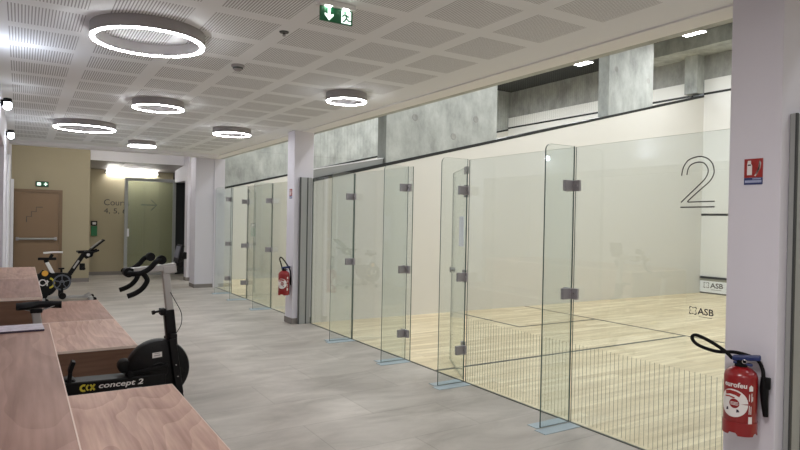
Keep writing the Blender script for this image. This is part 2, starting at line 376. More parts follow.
p = link('wall_panel', box(B(), 3.57, 3.80, 13.44, 13.49, 0, H-.013), M['white']); p['kind'] = 'structure'

# ------------------------------------------------------------------ court shell
def side_wall(y0, y1, lineside):
    w = sempty('wall_party')
    bm = B(); fr = frame((0, 0, 0), (1, 0, 0), (0, 0, 1))     # local z = -Y
    prism(bm, [(3.662, 0), (XF, 0), (XF, outz(XF)-.05), (3.662, outz(3.662)-.05)], fr, -y1, -y0)
    link('plaster', bm, M['plaster'], w)
    bm = B(); prism(bm, [(3.662, outz(3.662)-.05), (XF, outz(XF)-.05), (XF, outz(XF)), (3.662, outz(3.662))], fr, -y1, -y0+.004)
    link('out_line', bm, M['black'], w)
    return w
for k in (-1, 0): side_wall(S+k*PER, S+k*PER+PW, 0)
side_wall(S+PER, S+PER+PW, 0)
# front walls of the courts, plus the concrete above
for k in (-1, 0, 1):
    y1 = S+k*PER; y0 = y1-6.4
    w = sempty('wall_front')
    link('plaster', box(B(), XF, XF+.25, y0-.0, y1, 0, 4.92), M['courtwhite'], w)
    bm = B(); box(bm, XF-.004, XF, y0, y1, 4.57, 4.62); link('out_line', bm, M['black'], w)
    bm = B(); box(bm, XF-.004, XF, y0, y1, 1.78, 1.83); link('service_line', bm, M['black'], w)
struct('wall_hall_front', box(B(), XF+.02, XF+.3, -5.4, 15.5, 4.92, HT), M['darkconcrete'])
for k in (0, 1):
    y = S+k*PER; struct('wall_pier', box(B(), XF-.25, XF+.02, y+.02, y+PW+.06, 4.6, HT), M['concrete'])
struct('trim_6', box(B(), XF-.75, XF+.02, -5.4, 9.55, 5.48, 5.82), M['concrete']); struct('trim_9', box(B(), XF-1.5, XF+.02, 9.56, 14.9, 5.74, 6.1), M['dark'])       # concrete beam along the front wall
# far end of the hall: board-marked concrete over the plaster
bm = B(); prism(bm, [(3.662, outz(3.662)+.001), (XF+.3, outz(XF+.3)+.001), (XF+.3, HT), (3.662, HT)], frame((0, 0, 0), (1, 0, 0), (0, 0, 1)), -(S+PER+PW), -(S+PER+.012))
struct('wall_far', bm, M['concrete'])
bm = B(); box(bm, 5.795, 5.803, S+PER+.008, S+PER+.013, 2.7, HT); box(bm, 3.7, 9, S+PER+.008, S+PER+.013, 3.195, 3.203)
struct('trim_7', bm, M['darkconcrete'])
struct('wall_near', box(B(), 3.66, XF+.3, -5.5, -5.3, 0, HT), M['concrete'])
struct('wall_over_glass', box(B(), G+.03, G+.14, -5.4, 15.4, H, HT), M['concrete'])
struct('wall_spare', box(B(), G-.02, G+.03, -5.4, -3.25, 0, H), M['white'])
struct('ceiling_hall', box(B(), G+.03, XF+.3, -5.4, 15.4, HT, HT+.2), M['dark'])

# concrete piers standing on the party wall between courts two and three
def wall_pier(x0, x1, y0, y1, dots):
    w = sempty('wall_pier')
    bm = B(); fr = frame((0, 0, 0), (1, 0, 0), (0, 0, 1))
    prism(bm, [(x0, outz(x0)+.001), (x1, outz(x1)+.001), (x1, HT), (x0, HT)], fr, -y1, -y0)
    link('concrete_face', bm, M['concrete'], w)
    bm = B()
    for (dx, dz) in dots:
        mt = frame((dx, y0, dz), (1, 0, 0), (0, 0, 1)); lathe(bm, [(.0, .001), (.035, .001), (.04, .004), (.055, .003), (.06, 0)], mt, 20)
    link('tie_hole', bm, M['darkconcrete'], w, True)
wall_pier(4.88, 7.15, S+.002, S+PW-.004, ((5.42, 3.22), (6.68, 3.32), (6.2, 2.98)))
wall_pier(10.1, 11.51, S+.002, S+PW-.004, ((10.32, 4.72), (11.35, 4.62)))
# steel channel over the back end of the party wall
ch = sempty('trim_8')
bm = B(); fr = frame((0, 0, 0), (1, 0, 0), (0, 0, 1))
prism(bm, [(3.67, outz(3.67)+.001), (4.87, outz(4.87)+.001), (4.87, outz(4.87)+.075), (3.67, outz(3.67)+.125)], fr, -(S+.2), -(S+.06)); link('web', bm, M['alu'], ch)
bm = B(); prism(bm, [(3.67, outz(3.67)+.125), (4.87, outz(4.87)+.075), (4.87, outz(4.87)+.092), (3.67, outz(3.67)+.142)], fr, -(S+.2), -(S+.05)); link('flange', bm, M['whitetrim'], ch)
# safety nets between the piers
def net(x0, x1, label):
    t = thing('safety_net', label, 'net', (x0, S+.18, 0), 'safety nets over the party wall')
    bm = B(); n = int((x1-x0)/.055)
    for i in range(1, n):
        x = (x1-x0)*i/n; box(bm, x-.0006, x+.0006, -.0006, .0006, outz(x0+x)+.16, HT-.02)
    link('cords', bm, M['net'], t)
    link('top_cable', tube(B(), [(.01, 0, HT-.03), (x1-x0-.01, 0, HT-.03)], .006, 6), M['duct'], t)
net(3.78, 4.86, 'grey safety net between the white pillar and the wide concrete pier')
net(7.17, 10.08, 'grey safety net between the two raw concrete piers')

# ducts and steel beams under the hall roof
def duct(name, label, cat, *a):
    o = tag(link(name, box(B(), *a, .01), M['duct']), label, cat, 'dark roof steel and ducts')
    if a[5] < HT-.01:
        for y in (a[2]+.6, (a[2]+a[3])/2, a[3]-.6): link('hanger', box(B(), (a[0]+a[1])/2-.01, (a[0]+a[1])/2+.01, y-.01, y+.01, a[5]-.005, HT-.001), M['steel'], o)
    return o
duct('roof_beam', 'dark steel roof beam seen just left of the narrower concrete pier', 'beam', 4.2, XF-1.52, 9.7, 9.92, 5.86, HT-.001)
duct('roof_beam', 'dark steel roof beam crossing the far hall near its back wall', 'beam', 4.2, XF-1.52, 12.9, 13.1, 5.86, HT-.001)
duct('air_duct', 'dark grey air duct under the roof behind the left safety net', 'duct', 9.0, 9.4, 8.8, 14.6, 5.5, 5.78)
duct('air_duct', 'dark grey air duct above the front wall beside the white lamp', 'duct', 12.0, 12.25, -4.0, 8.0, 5.86, 6.15)
duct('cable_tray', 'dark cable tray hung below the roof next to the right pillar', 'cable tray', 11.0, 11.3, -4, 8.0, 5.9, 5.98)

# court lamps (only those the photograph shows get a fixture)
def led(loc, label):
    t = thing('court_lamp', label, 'lamp', loc, 'led panel lamps over the courts')
    link('housing', box(B(), -.2, .2, -.22, .22, 0, .05, .006), M['lampbody'], t)
    for s in (-1, 1): link('led_panel', box(B(), -.19, .19, -.105+s*.11, .105+s*.11, -.006, 0), M['led'], t)
    bm = B(); box(bm, -.02, .02, -.02, .02, .05, HT-loc[2]); link('bracket', bm, M['duct'], t)
led((11.6, 10.40, 5.48), 'white led court lamp above the safety net left of the narrower pier')
led((11.55, 7.48, 5.48), 'white led court lamp hanging above the front wall near the right pillar')
def area(loc, sx, sy, w, col=(.96, .985, 1), rot=(0, 0, 0), spread=PI):
    l = bpy.data.lights.new('area', 'AREA'); l.shape = 'RECTANGLE'; l.size = sx; l.size_y = sy; l.energy = w; l.color = col; l.spread = spread
    o = bpy.data.objects.new('court_and_fill_light', l); COL.objects.link(o); o.location = loc; o.rotation_euler = rot
    o.visible_glossy = True
    return o
CW = 26.5
for k in (-1, 0, 1):
    yc = S+k*PER-3.2
    for x in (5.6, 8.4, 11.2):
        for dy in (-1.5, 1.5): area((x, yc+dy, 5.42), .6, .6, CW*(.6 if k == -1 else 1))

# ------------------------------------------------------------------ glass fronts of the courts
def clamp(name, parent, x, y, z, w=.066, h=.046):
    """square patch fitting joining fin and pane"""
    bm = B(); box(bm, x-.012, x+.012, y-w, y+w, z-h/1.1, z+h/1.1, .003); box(bm, x-.095, x-.012, y-.016, y+.016, z-h/1.1, z+h/1.1, .003)
    o = link(name, bm, M['steel'], parent)
    for s in (-.6, .6): link('screw', lathe(B(), [(0, .003), (.009, .003), (.011, 0)], frame((x-.012, y+s*w, z), (0, -1, 0), (0, 0, 1)), 12), M['chrome'], o, True)
ZT = 2.13
def pane(name, label, y0, y1, group):
    t = thing(name, label, 'glass screen', (G, y0, 0), group)
    bm = B(); prism(bm, [(0, .006), (y1-y0, .006), (y1-y0, ZT), (0, ZT)], frame((0, 0, 0), (0, 1, 0), (0, 0, 1)), -.005, .005, 1)
    link('pane', bm, [M['glass'], M['edge']], t)
    return t
def fin(label, y, clamps, group, w=.07):
    t = thing('glass_fin', label, 'glass fin', (G-.014, y, 0), group)
    r = .05; pts = [(0, .008), (-.305, .008), (-.305, ZT+.005-r)]+[(-.305+r-r*math.cos(a), ZT+.005-r+r*math.sin(a)) for a in (PI/8, PI/4, 3*PI/8, PI/2)]+[(0, ZT+.005)]
    bm = B(); prism(bm, pts, frame((0, 0, 0), (1, 0, 0), (0, 0, 1)), -.006, .006, 1); link('pane', bm, [M['glass'], M['edge']], t)
    for z in clamps: clamp('clamp', t, .014-.02, 0, z, w)
    for a, y0, y1 in ((-.37, -.12, -.008), (-.33, .008, .11)): link('floor_light_patch', box(B(), a, .0, y0, y1, 0, .004, .001), M['bluepatch'], t)  # thin blue sheets painting light refracted by the fin onto the floor
    return t
def glass_door(label, y, group, ang, fitted=True):
    t = thing('glass_door', label, 'glass door', (G+.012, y, 0), group); t.rotation_euler = (0, 0, ang)
    bm = B(); prism(bm, [(0, .015), (.86, .015), (.86, 2.07), (0, 2.07)], frame((0, 0, 0), (1, 0, 0), (0, 0, 1)), -.006, .006, 1)
    link('pane', bm, [M['doorglass'], M['edge']], t)
    for z in (1.835, 1.01, .312): link('hinge', box(B(), .028, .08, -.02, .02, z-.06, z+.06, .004), M['steel'], t)
    h = link('handle', tube(B(), [(.80, -.03, 1.01), (.80, .03, 1.01)], .014, 12), M['steel'], t, True)
    bm = B()
    for s in (-1, 1): lathe(bm, [(0, .012), (.03, .012), (.034, .004), (.03, 0)], frame((.80, s*.03, 1.01), (1, 0, 0), (0, 0, s) if s < 0 else (0, 0, 1)), 16)
    link('knob', bm, M['steel'], h, True)
    link('corner_patch', box(B(), -.002, .10, -.016, .016, 2.0, 2.072, .003), M['steel'], t)
    return t
gp, gf, gd = 'glass panels closing the courts', 'upright glass fins bracing the panels', 'glass court doors'
T2 = ['big glass panel bearing the numeral two next to the right pillar', 'glass panel between the nearest fin and the open glass door', 'glass panel left of the open court two doorway', 'glass panel meeting the grey post beside the thin white pillar']
T3 = ['glass panel of the far court just left of the hanging small extinguisher', 'glass panel of the far court between its two right fins', 'glass panel of the far court left of its open doorway', 'glass panel of the far court beside the thick white pillar']
F2 = ['nearest glass fin with two steel clamps standing left of the numeral two', 'glass fin at the hinge side of the open court two door', 'glass fin left of the court two doorway with three steel clamps', 'glass fin nearest the grey post right of the small extinguisher']
F3 = ['glass fin of the far court nearest the small hanging extinguisher', 'glass fin at the hinge side of the far court door', 'glass fin of the far court beside the thick white pillar', None]
for k, T, F in ((0, T2, F2), (1, T3, F3)):
    o = k*PER; y0 = S-6.4+o
    panes = ((y0+.035, 3.284+o), (3.300+o, 4.60+o), (5.585+o, 6.95+o), (6.966+o, S-.022+o))
    if k == 1: panes = panes[:3]+((panes[3][0]-.0, 13.66),)
    for i, (a, b) in enumerate(panes):
        if k == 1 and i == 3: continue
        t = pane('glass_screen', T[i], a, b, gp)
        if i in (0, 1):
            bm = B(); n = int((b-a)/.036)
            for j in range(n+1):
                y = .004+(b-a-.008)*j/n; box(bm, -.0068, -.0062, y-.0014, y+.0014, .03, .615)
            link('pinstripe_lines', bm, M['pin'], t)  # thin upright lines on the lower part of the pane
        if i == 0 and k == 0: BIG = t
    fins = ((3.292, (1.83, 1.0)), (4.612, (1.835, 1.01, .312)), (5.665, (1.90, 1.0, .295)), (6.958, (1.83, 1.0)))
    for i, (y, cl) in enumerate(fins):
        if F[i]: fin(F[i], y+o, cl, gf, .035 if i == 1 else .07)
D2 = glass_door('open glass door of court two with a paper notice stuck on it', 4.65, gd, math.radians(62))
glass_door('open glass door of the far court with steel hinges', 4.65+PER, gd, math.radians(62))
# notice on the door, hung on its corridor side
v = Vector((math.cos(math.radians(62)), math.sin(math.radians(62)), 0)); nrm = Vector((-v.y, v.x, 0))
fr = frame(Vector((G+.012, 4.65, 0))+nrm*.0075, v, (0, 0, 1))
bm = B(); prism(bm, [(.10, 1.29), (.37, 1.29), (.37, 1.59), (.10, 1.59)], fr, -.0006, .0004)
tag(link('paper_notice', bm, M['paper']), 'white paper notice stuck on the open glass door', 'notice')

# numeral two and maker's mark on the big pane  (local u runs to the right in the picture, i.e. towards -Y)
def glassframe(yl, z): return frame((-.0064, yl-BIG.location.y, z), (0, -1, 0), (0, 0, 1))
fr = glassframe(2.394, 1.659)
W, Hh = .228, .318
def q(px, py): return ((px-123)/(298-123)*W, (368-py)/(368-105)*Hh)
bm = B()
outer = [q(*p) for p in ((125, 200), (131, 165), (145, 136), (168, 115), (215, 105), (255, 117), (282, 146), (292, 185), (286, 212), (268, 240), (217, 285), (166, 332), (161, 340))]
outer = smoothpath([Vector((a, b, 0)) for a, b in ((0, 0),)]+[Vector((0, 0, 0))], 1) and [(p.x, p.y) for p in smoothpath([Vector((a, b, 0)) for a, b in outer], 6)]
inner = [(p.x, p.y) for p in smoothpath([Vector(q(*p)+(0,)) for p in ((153, 198), (160, 164), (178, 143), (210, 134), (240, 141), (259, 166), (262, 190), (252, 215), (235, 237), (180, 290), (125, 343))], 6)]
strip2d(bm, outer, .0075, fr, 0, .0006); strip2d(bm, inner, .0075, fr, 0, .0006)
strip2d(bm, [q(160, 342), q(298, 340)], .0075, fr, 0, .0006); strip2d(bm, [q(122, 369), q(298, 368)], .0085, fr, 0, .0006)
link('numeral', bm, M['decal'], BIG)
def bracket_icon(bm, fr, s):
    c = s*.3; w = s*.12
    for (x, y, dx, dy) in ((0, 0, 1, 1), (s, 0, -1, 1), (0, s, 1, -1), (s, s, -1, -1)):
        strip2d(bm, [(x, y), (x+dx*c, y)], w, fr, 0, .0006); strip2d(bm, [(x, y), (x, y+dy*c)], w, fr, 0, .0006)
    for k in range(4):
        a = PI/2*k; cx, cy = s/2+math.cos(a)*s*.42, s/2+math.sin(a)*s*.42; prism(bm, circle(cx, cy, s*.09, 8), fr, 0, .0006)
    return bm
fr = glassframe(2.315, .980)
lg = link('logo_mark', bracket_icon(B(), fr, .044), M['decal'], BIG)
text('logo_letters', 'ASB', glassframe(2.262, .982), .105, .042, M['decal'], BIG, .0006, bold=.015)
link('logo_caption', strip2d(B(), [(0, .004), (.085, .004)], .003, glassframe(2.252, .965), 0, .0006), M['decal'], BIG)

# tin board on the front wall of court two
tb = thing('tin_board', 'white tin board with dark top strip along the front wall', 'tin board', (XF-.03, S-.02, 0))
link('board', box(B(), 0, .028, -6.36, 0, .03, .29), M['tin'], tb); link('band', box(B(), .002, .028, -6.36, 0, .29, .345), M['tinband'], tb)
link('top_strip', box(B(), -.01, .028, -6.36, 0, .345, .39), M['black'], tb); link('foot_strip', box(B(), .004, .028, -6.36, 0, 0, .03), M['courtline'], tb)
fr = frame((0, -.10, .12), (0, -1, 0), (0, 0, 1)); link('logo_mark', bracket_icon(B(), frame((-.001, -.10, .135), (0, -1, 0), (0, 0, 1)), .115), M['decal'], tb)
text('logo_letters', 'ASB', frame((-.001, -.25, .135), (0, -1, 0), (0, 0, 1)), .30, .115, M['decal'], tb, .001, bold=.02)
link('logo_caption', strip2d(B(), [(0, .012), (.24, .012)], .012, frame((-.001, -.27, .085), (0, -1, 0), (0, 0, 1)), 0, .001), M['greyprint'], tb)

# ------------------------------------------------------------------ bleachers
def bench(x0, x1, y0, y1, h, label, top, side=M['plyside']):
    t = thing('plywood_bench', label, 'bench', (x0, y0, 0), 'stepped plywood benches')
    L, Wd = y1-y0-.003, x1-x0
    link('seat_board', box(B(), 0, Wd-.004, 0.004, L-.004, h-.02, h, .0015), M[top], t)
    bm = B(); box(bm, Wd-.004, Wd, 0, L, h-.02, h-.0002); box(bm, 0, Wd-.004, 0, .004, h-.02, h-.0002); box(bm, 0, Wd-.004, L-.004, L, h-.02, h-.0002); link('edge_strip', bm, M['plyedge'], t)
    link('riser', box(B(), Wd-.02, Wd-.002, .002, L-.002, 0, h-.0205), M['ply'], t)
    for y in (.002, L-.02): link('end_panel', box(B(), .0, Wd-.0205, y, y+.018, 0, h-.0205), side, t)
XM, XR = .147, .846
bench(-1.1, XM, 1.57, 4.085, .9, 'tall plywood bench nearest the camera at the bottom left', 'plydark')
bench(XM+.003, XR, 1.63, 4.13, .45, 'low plywood bench in the foreground beside the black and silver bike', 'ply')
bench(XM+.003, XR, 5.49, 7.0, .45, 'low plywood bench just behind the black and silver bike', 'ply')
bench(XM+.003, XR, 7.003, 8.66, .45, 'low plywood bench at the far end next to the black spin bike', 'plydark')
bench(-1.1, XM, 5.40, 7.0, .9, 'tall plywood bench behind the black saddle', 'plydark')
bench(-1.1, XM, 7.003, 8.5, .9, 'tall plywood bench at the far left end under the brown door', 'ply')
mg = thing('magazine', 'magazine with dark edge lying on the tall front bench', 'magazine', (-.13, 3.82, .9005)); mg.rotation_euler = (0, 0, math.radians(2))
link('pages', box(B(), -.2, .245, 0, .20, 0, .010), M['darkpaper'], mg); link('cover', box(B(), -.2, .246, -.001, .201, .010, .0115), M['grit'], mg)

# ------------------------------------------------------------------ bike with flywheel and drop bars (foreground)
BX, BY = .30, 4.95
b = thing('exercise_bike', 'black and silver exercise bike with drop handlebars between the front benches', 'exercise bike', (BX, BY, 0))
V = lambda x, y, z: (x-BX, y, z)
# main beam
bm = B(); obox(bm, V(-.13, 0, .302), V(.95, 0, .286), .17, .10, bevel=.008); bmm = link('frame_beam', bm, M['blackpaint'], b)
side = frame(V(.372, -.0858, .262), Vector((1, 0, -.012)).normalized(), Vector((.012, 0, 1)).normalized())
bm = B()
strip2d(bm, circle(.022, .037, .02, 14, PI*.35, PI*1.65), .014, side, 0, .001)
strip2d(bm, circle(.05, .037, .02, 10, PI*.62, PI*1.38), .011, side @ Matrix.Translation((.01, 0, 0)), 0, .001)
strip2d(bm, [(.063, .058), (.092, .016)], .013, side, 0, .001); strip2d(bm, [(.092, .058), (.063, .016)], .013, side, 0, .001)
link('emblem', bm, M['yellow'], bmm)
text('lettering', 'concept 2', side @ Matrix.Translation((.112, .012, 0)), .30, .052, M['whiteprint'], bmm, .001, shear=.25, bold=.02)
link('small_print', strip2d(B(), [(.31, -.001), (.41, -.001)], .007, side, 0, .001), M['greyprint'], bmm)
# feet
for x in (-.10, 1.10):
    bm = B(); tube(bm, [V(x, -.29, .035), V(x, .29, .035)], .024, 10); f = link('foot', bm, M['blackpaint'], b, True)
    for s in (-1, 1): link('end_cap', box(B(), x-BX-.03, x-BX+.03, s*.29-.03, s*.29+.03, 0, .062, .008), M['rubber'], f)
bm = B(); obox(bm, V(-.10, 0, .045), V(-.10, 0, .25), .05, .05, up=(1, 0, 0)); link('rear_leg', bm, M['blackpaint'], b)
bm = B(); obox(bm, V(1.09, 0, .04), V(1.0, 0, .34), .07, .07, up=(1, 0, 0), bevel=.006); link('front_leg', bm, M['blackpaint'], b)
# flywheel
fc_ = V(.905, 0, .360)
bm = B(); R = .232
lathe(bm, [(0, .075), (.06, .075), (.065, .068), (R-.03, .06), (R-.008, .05), (R, .03), (R, -.03), (R-.008, -.05), (R-.03, -.06), (.065, -.068), (.06, -.075), (0, -.075)], frame(fc_, (1, 0, 0), (0, 0, 1)), 56)
fw = link('flywheel_cover', bm, M['blackpaint'], b, True)
bm = B()
for r in (.1, .13, .16, .19):
    for k in range(int(r*180)):
        a = 2*PI*k/int(r*180); lathe(bm, [(0, .0015), (.0055, .001), (.006, 0)], frame((fc_[0]+r*math.cos(a), -.062, fc_[2]+r*math.sin(a)), (1, 0, 0), (0, 0, 1)), 6)
link('vent_hole', bm, M['blackplastic'], fw)
bm = B(); prism(bm, [(-.035, 0), (.035, .006), (.033, .045), (-.035, .04)], frame((fc_[0]-.015, -.0665, fc_[2]+.10), (1, 0, 0), (0, 0, 1)), 0, .001); link('sticker', bm, M['whiteprint'], fw)
bm = B(); strip2d(bm, [(-.022, .012), (.022, .016)], .008, frame((fc_[0]-.015, -.068, fc_[2]+.105), (1, 0, 0), (0, 0, 1)), 0, .0006); strip2d(bm, [(-.02, .028), (.018, .031)], .005, frame((fc_[0]-.015, -.068, fc_[2]+.105), (1, 0, 0), (0, 0, 1)), 0, .0006); link('sticker_print', bm, M['greyprint'], fw)
bm = B(); obox(bm, V(.70, -.09, .362), V(.965, -.09, .40), .02, .03, bevel=.004); tube(bm, [V(.70, -.07, .362), V(.70, -.115, .362)], .02, 10); link('damper_lever', bm, M['blackplastic'], b, True)
bm = B(); lathe(bm, [(0, .05), (.042, .045), (.05, .03), (.05, -.05), (0, -.05)], frame(V(.672, 0, .41), (1, 0, 0), (0, 0, 1)), 20); link('pulley', bm, M['blackplastic'], b, True)
bm = B()
for x, z in ((1.022, .40), (1.036, .31)): lathe(bm, [(0, .004), (.005, .004), (.007, 0)], frame(V(x, -.099, z), (1, 0, 0), (0, 0, 1)), 10)
link('bolt', bm, M['chrome'], b, True)
# handlebar post
for s in (-1, 1):
    bm = B(); obox(bm, V(.992, s*.088, .60), V(1.055, s*.088, .17), .022, .055, up=(1, 0, 0), bevel=.008); link('fork_blade', bm, M['blackpaint'], b)
bm = B(); obox(bm, V(1.005, -.09, .60), V(1.005, .09, .60), .05, .07, bevel=.006); link('fork_crown', bm, M['blackpaint'], b)
bm = B(); obox(bm, V(1.045, 0, .20), V(.978, 0, .815), .066, .078, up=(1, 0, 0), bevel=.01); slv = link('post_sleeve', bm, M['blackpaint'], b)
bm = B(); obox(bm, V(.988, 0, .80), V(.952, 0, 1.12), .05, .056, up=(1, 0, 0), bevel=.008); link('silver_post', bm, M['silver'], b)
bm = B(); box(bm, .915-BX, .955-BX, -.045, .045, .775, .825, .006); tube(bm, [V(.95, -.03, .815), V(.87, -.045, .805)], .009, 8); tube(bm, [V(.87, -.045, .805), V(.852, -.048, .803)], .016, 10); link('post_clamp', bm, M['blackplastic'], slv, True)
# slider and bars
bm = B(); obox(bm, V(.70, 0, 1.117), V(1.03, 0, 1.15), .05, .05, bevel=.006); link('handlebar_slider', bm, M['silver'], b)
bm = B(); tube(bm, [V(.685, -.05, 1.112), V(.685, .05, 1.112)], .036, 14); box(bm, .665-BX, .72-BX, -.045, .045, 1.085, 1.142, .006); link('slider_cap', bm, M['blackplastic'], b, True)
bm = B(); obox(bm, V(.93, 0, 1.12), V(1.03, 0, 1.13), .06, .058, bevel=.006); link('slider_clamp', bm, M['silver'], b)
bm = B(); tube(bm, [V(.69, -.20, 1.112), V(.69, .20, 1.112)], .016, 12); link('crossbar', bm, M['rubber'], b, True)
for s in (-1, 1):
    o_ = .0 if s < 0 else -.012
    bm = B(); tube(bm, smoothpath([V(.672, s*.14, 1.113), V(.70, s*.20, 1.115), V(.75, s*.212, 1.122), V(.805+o_, s*.212, 1.155), V(.845+o_, s*.212, 1.20), V(.885+o_, s*.20, 1.215)], 5), .019, 12); tube(bm, [V(.885+o_, s*.215, 1.213), V(.885+o_, s*.17, 1.213)], .034, 14); link('grip_bar', bm, M['rubber'], b, True)
    bm = B(); tube(bm, smoothpath([V(.757, s*.21, 1.118), V(.785, s*.21, 1.075), V(.777, s*.21, 1.04), V(.745, s*.21, 1.0), V(.70, s*.21, .972), V(.655, s*.21, .956)], 5), .0185, 12); link('drop_bar', bm, M['rubber'], b, True)
# monitor
bm = B(); obox(bm, V(1.035, 0, 1.18), V(1.065, 0, 1.315), .17, .022, up=(1, 0, 0), bevel=.006); mo = link('monitor', bm, M['blackplastic'], b)
bm = B(); obox(bm, V(1.028, 0, 1.215), V(1.048, 0, 1.305), .13, .006, up=(1, 0, 0)); link('screen', bm, M['chaingrey'], mo)
bm = B(); box(bm, 1.06-BX, 1.10-BX, -.05, .05, 1.205, 1.26, .006); tube(bm, [V(1.02, 0, 1.15), V(1.05, 0, 1.17), V(1.075, 0, 1.21)], .013, 8); lathe(bm, [(0, .05), (.024, .05), (.024, -.05), (0, -.05)], frame(V(1.052, 0, 1.165), (1, 0, 0), (0, 0, 1)), 14); link('monitor_arm', bm, M['blackplastic'], b, True)
link('cable', tube(B(), smoothpath([V(.985, -.03, .95), V(1.02, -.05, .88), V(1.062, -.06, .79), V(1.065, -.05, .70), V(1.03, -.036, .63)], 6), .0028, 6), M['rubber'], b, True)
# saddle
def saddle(bm, cx, cz, ln=.27, wd=.15, th=.035, tilt=0, nose=1):
    rows = []
    prof = ((-.5, .62), (-.44, .92), (-.3, 1), (-.15, .78), (0, .42), (.2, .24), (.4, .2), (.48, .17), (.5, .1))
    for t, w in prof:
        zz = cz+.004*math.cos(t*6.0)+tilt*t*ln; hw = wd/2*w; row = []
        for k in range(12):
            a = 2*PI*k/12; y = hw*math.cos(a); z = math.sin(a)*(th*.35 if math.sin(a) > 0 else th*.65)-(.012*(math.cos(a)**2)*w)
            row.append(bm.verts.new((cx+t*ln*nose, y, zz+z)))
        rows.append(row)
    for i in range(len(rows)-1):
        for k in range(12): bm.faces.new((rows[i][k], rows[i][(k+1) % 12], rows[i+1][(k+1) % 12], rows[i+1][k]))
    bm.faces.new(rows[0]); bm.faces.new(rows[-1][::-1]); return bm
sd = link('saddle', saddle(B(), .115-BX, .905, .275, .16, .05), M['rubber'], b, True)
bm = B()
for s in (-1, 1): tube(bm, smoothpath([V(.01, s*.03, .88), V(.07, s*.022, .862), V(.13, s*.022, .862), V(.21, s*.012, .89)], 4), .004, 6)
link('saddle_rail', bm, M['chrome'], sd, True)
bm = B(); box(bm, .06-BX, .135-BX, -.03, .03, .845, .872, .006); link('saddle_clamp', bm, M['blackplastic'], b)
bm = B(); obox(bm, V(.095, 0, .85), V(.155, 0, .45), .04, .055, up=(1, 0, 0), bevel=.008); link('seat_post', bm, M['silver'], b)
bm = B(); obox(bm, V(.148, 0, .50), V(.185, 0, .25), .06, .075, up=(1, 0, 0), bevel=.008); link('seat_tube', bm, M['blackpaint'], b)
# crank
bm = B(); lathe(bm, [(0, .06), (.055, .06), (.06, .05), (.06, -.05), (.055, -.06), (0, -.06)], frame(V(.30, 0, .31), (1, 0, 0), (0, 0, 1)), 24); ck = link('crank_hub', bm, M['blackpaint'], b, True)
for s, dz in ((-1, .155), (1, -.155)):
    bm = B(); obox(bm, V(.30, s*.075, .31), V(.30+(.012 if s < 0 else -.012), s*.075, .31+dz), .016, .028, up=(1, 0, 0), bevel=.004); c = link('crank_arm', bm, M['blackpaint'], b)
    bm = B(); x, z = .30+(.012 if s < 0 else -.012), .31+dz; obox(bm, V(x-.012, s*.135, z-.03), V(x+.012, s*.135, z+.045), .085, .026, bevel=.005); link('pedal', bm, M['blackplastic'], c)

# ------------------------------------------------------------------ spin bike with white saddle (far)
SX, SY = .63, 12.3
b = thing('spin_bike', 'black spin bike with white saddle and tablet in front of the beige wall', 'spin bike', (SX, SY, 0))
V = lambda x, y, z: (x-SX, y, z)
fr = frame((0, 0, 0), (1, 0, 0), (0, 0, 1))
body = [V(.28, 0, .50), V(.33, 0, .565), V(.40, 0, .53), V(.47, 0, .50), V(.60, 0, .505), V(.72, 0, .49), V(.775, 0, .43), V(.76, 0, .33), V(.70, 0, .24), V(.62, 0, .22), V(.55, 0, .24), V(.50, 0, .21), V(.44, 0, .16), V(.38, 0, .04), V(.31, 0, .04), V(.31, 0, .14), V(.25, 0, .20), V(.21, 0, .34)]
bm = B(); prism(bm, [(p[0], p[2]) for p in body], fr, -.05, .05); bd = link('frame_shell', bm, M['blackpaint'], b)
bm = B(); prism(bm, circle(V(.365, 0, 0)[0], .50, .05, 14), fr, .0505, .052); bdo = link('orange_patch', bm, M['orange'], bd)
bm = B(); strip2d(bm, circle(V(.42, 0, 0)[0], .33, .085, 16, -1.4, 1.3), .03, fr, .0505, .052); link('yellow_patch', bm, M['yellow'], bd)
bm = B(); strip2d(bm, circle(V(.33, 0, 0)[0], .34, .05, 16), .018, fr, .0505, .0525); strip2d(bm, [V(.36, 0, 0)[:1]+(.30,), V(.42, 0, 0)[:1]+(.36,)], .02, fr, .0505, .0525); strip2d(bm, [V(.40, 0, 0)[:1]+(.28,), V(.40, 0, 0)[:1]+(.38,)], .02, fr, .0505, .0525); link('white_print', bm, M['whiteprint'], bd)
bm = B(); lathe(bm, [(0, .02), (.2, .02), (.21, .012), (.21, -.012), (.2, -.02), (0, -.02)], frame(V(.35, 0, .30), (1, 0, 0), (0, 0, 1)), 36); link('flywheel', bm, M['blackplastic'], b, True)
cr_ = V(.625, -.07, .335)
bm = B(); lathe(bm, [(.115, .008), (.14, .008), (.14, -.008), (.115, -.008)], frame(cr_, (1, 0, 0), (0, 0, 1)), 32, True)
for k in range(5):
    a = 2*PI*k/5+PI/2; obox(bm, cr_, (cr_[0]+.12*math.cos(a), cr_[1], cr_[2]+.12*math.sin(a)), .014, .026, up=(0, 1, 0))
lathe(bm, [(0, .02), (.035, .02), (.04, -.01), (0, -.01)], frame(cr_, (1, 0, 0), (0, 0, 1)), 20); link('chainring', bm, M['chaingrey'], b, True)
bm = B(); obox(bm, (cr_[0], -.10, cr_[2]), (cr_[0]+.004, -.10, .09), .02, .035, up=(1, 0, 0), bevel=.004); c = link('crank_arm', bm, M['blackplastic'], b)
bm = B(); lathe(bm, [(0, .04), (.055, .035), (.06, .0), (.055, -.035), (0, -.04)], frame((cr_[0]+.005, -.155, .105), (1, 0, 0), (0, 0, 1)), 18); link('pedal', bm, M['blackplastic'], c, True)
bm = B(); obox(bm, (cr_[0], .10, cr_[2]), (cr_[0]-.004, .10, .56), .02, .035, up=(1, 0, 0), bevel=.004); c = link('crank_arm', bm, M['blackplastic'], b)
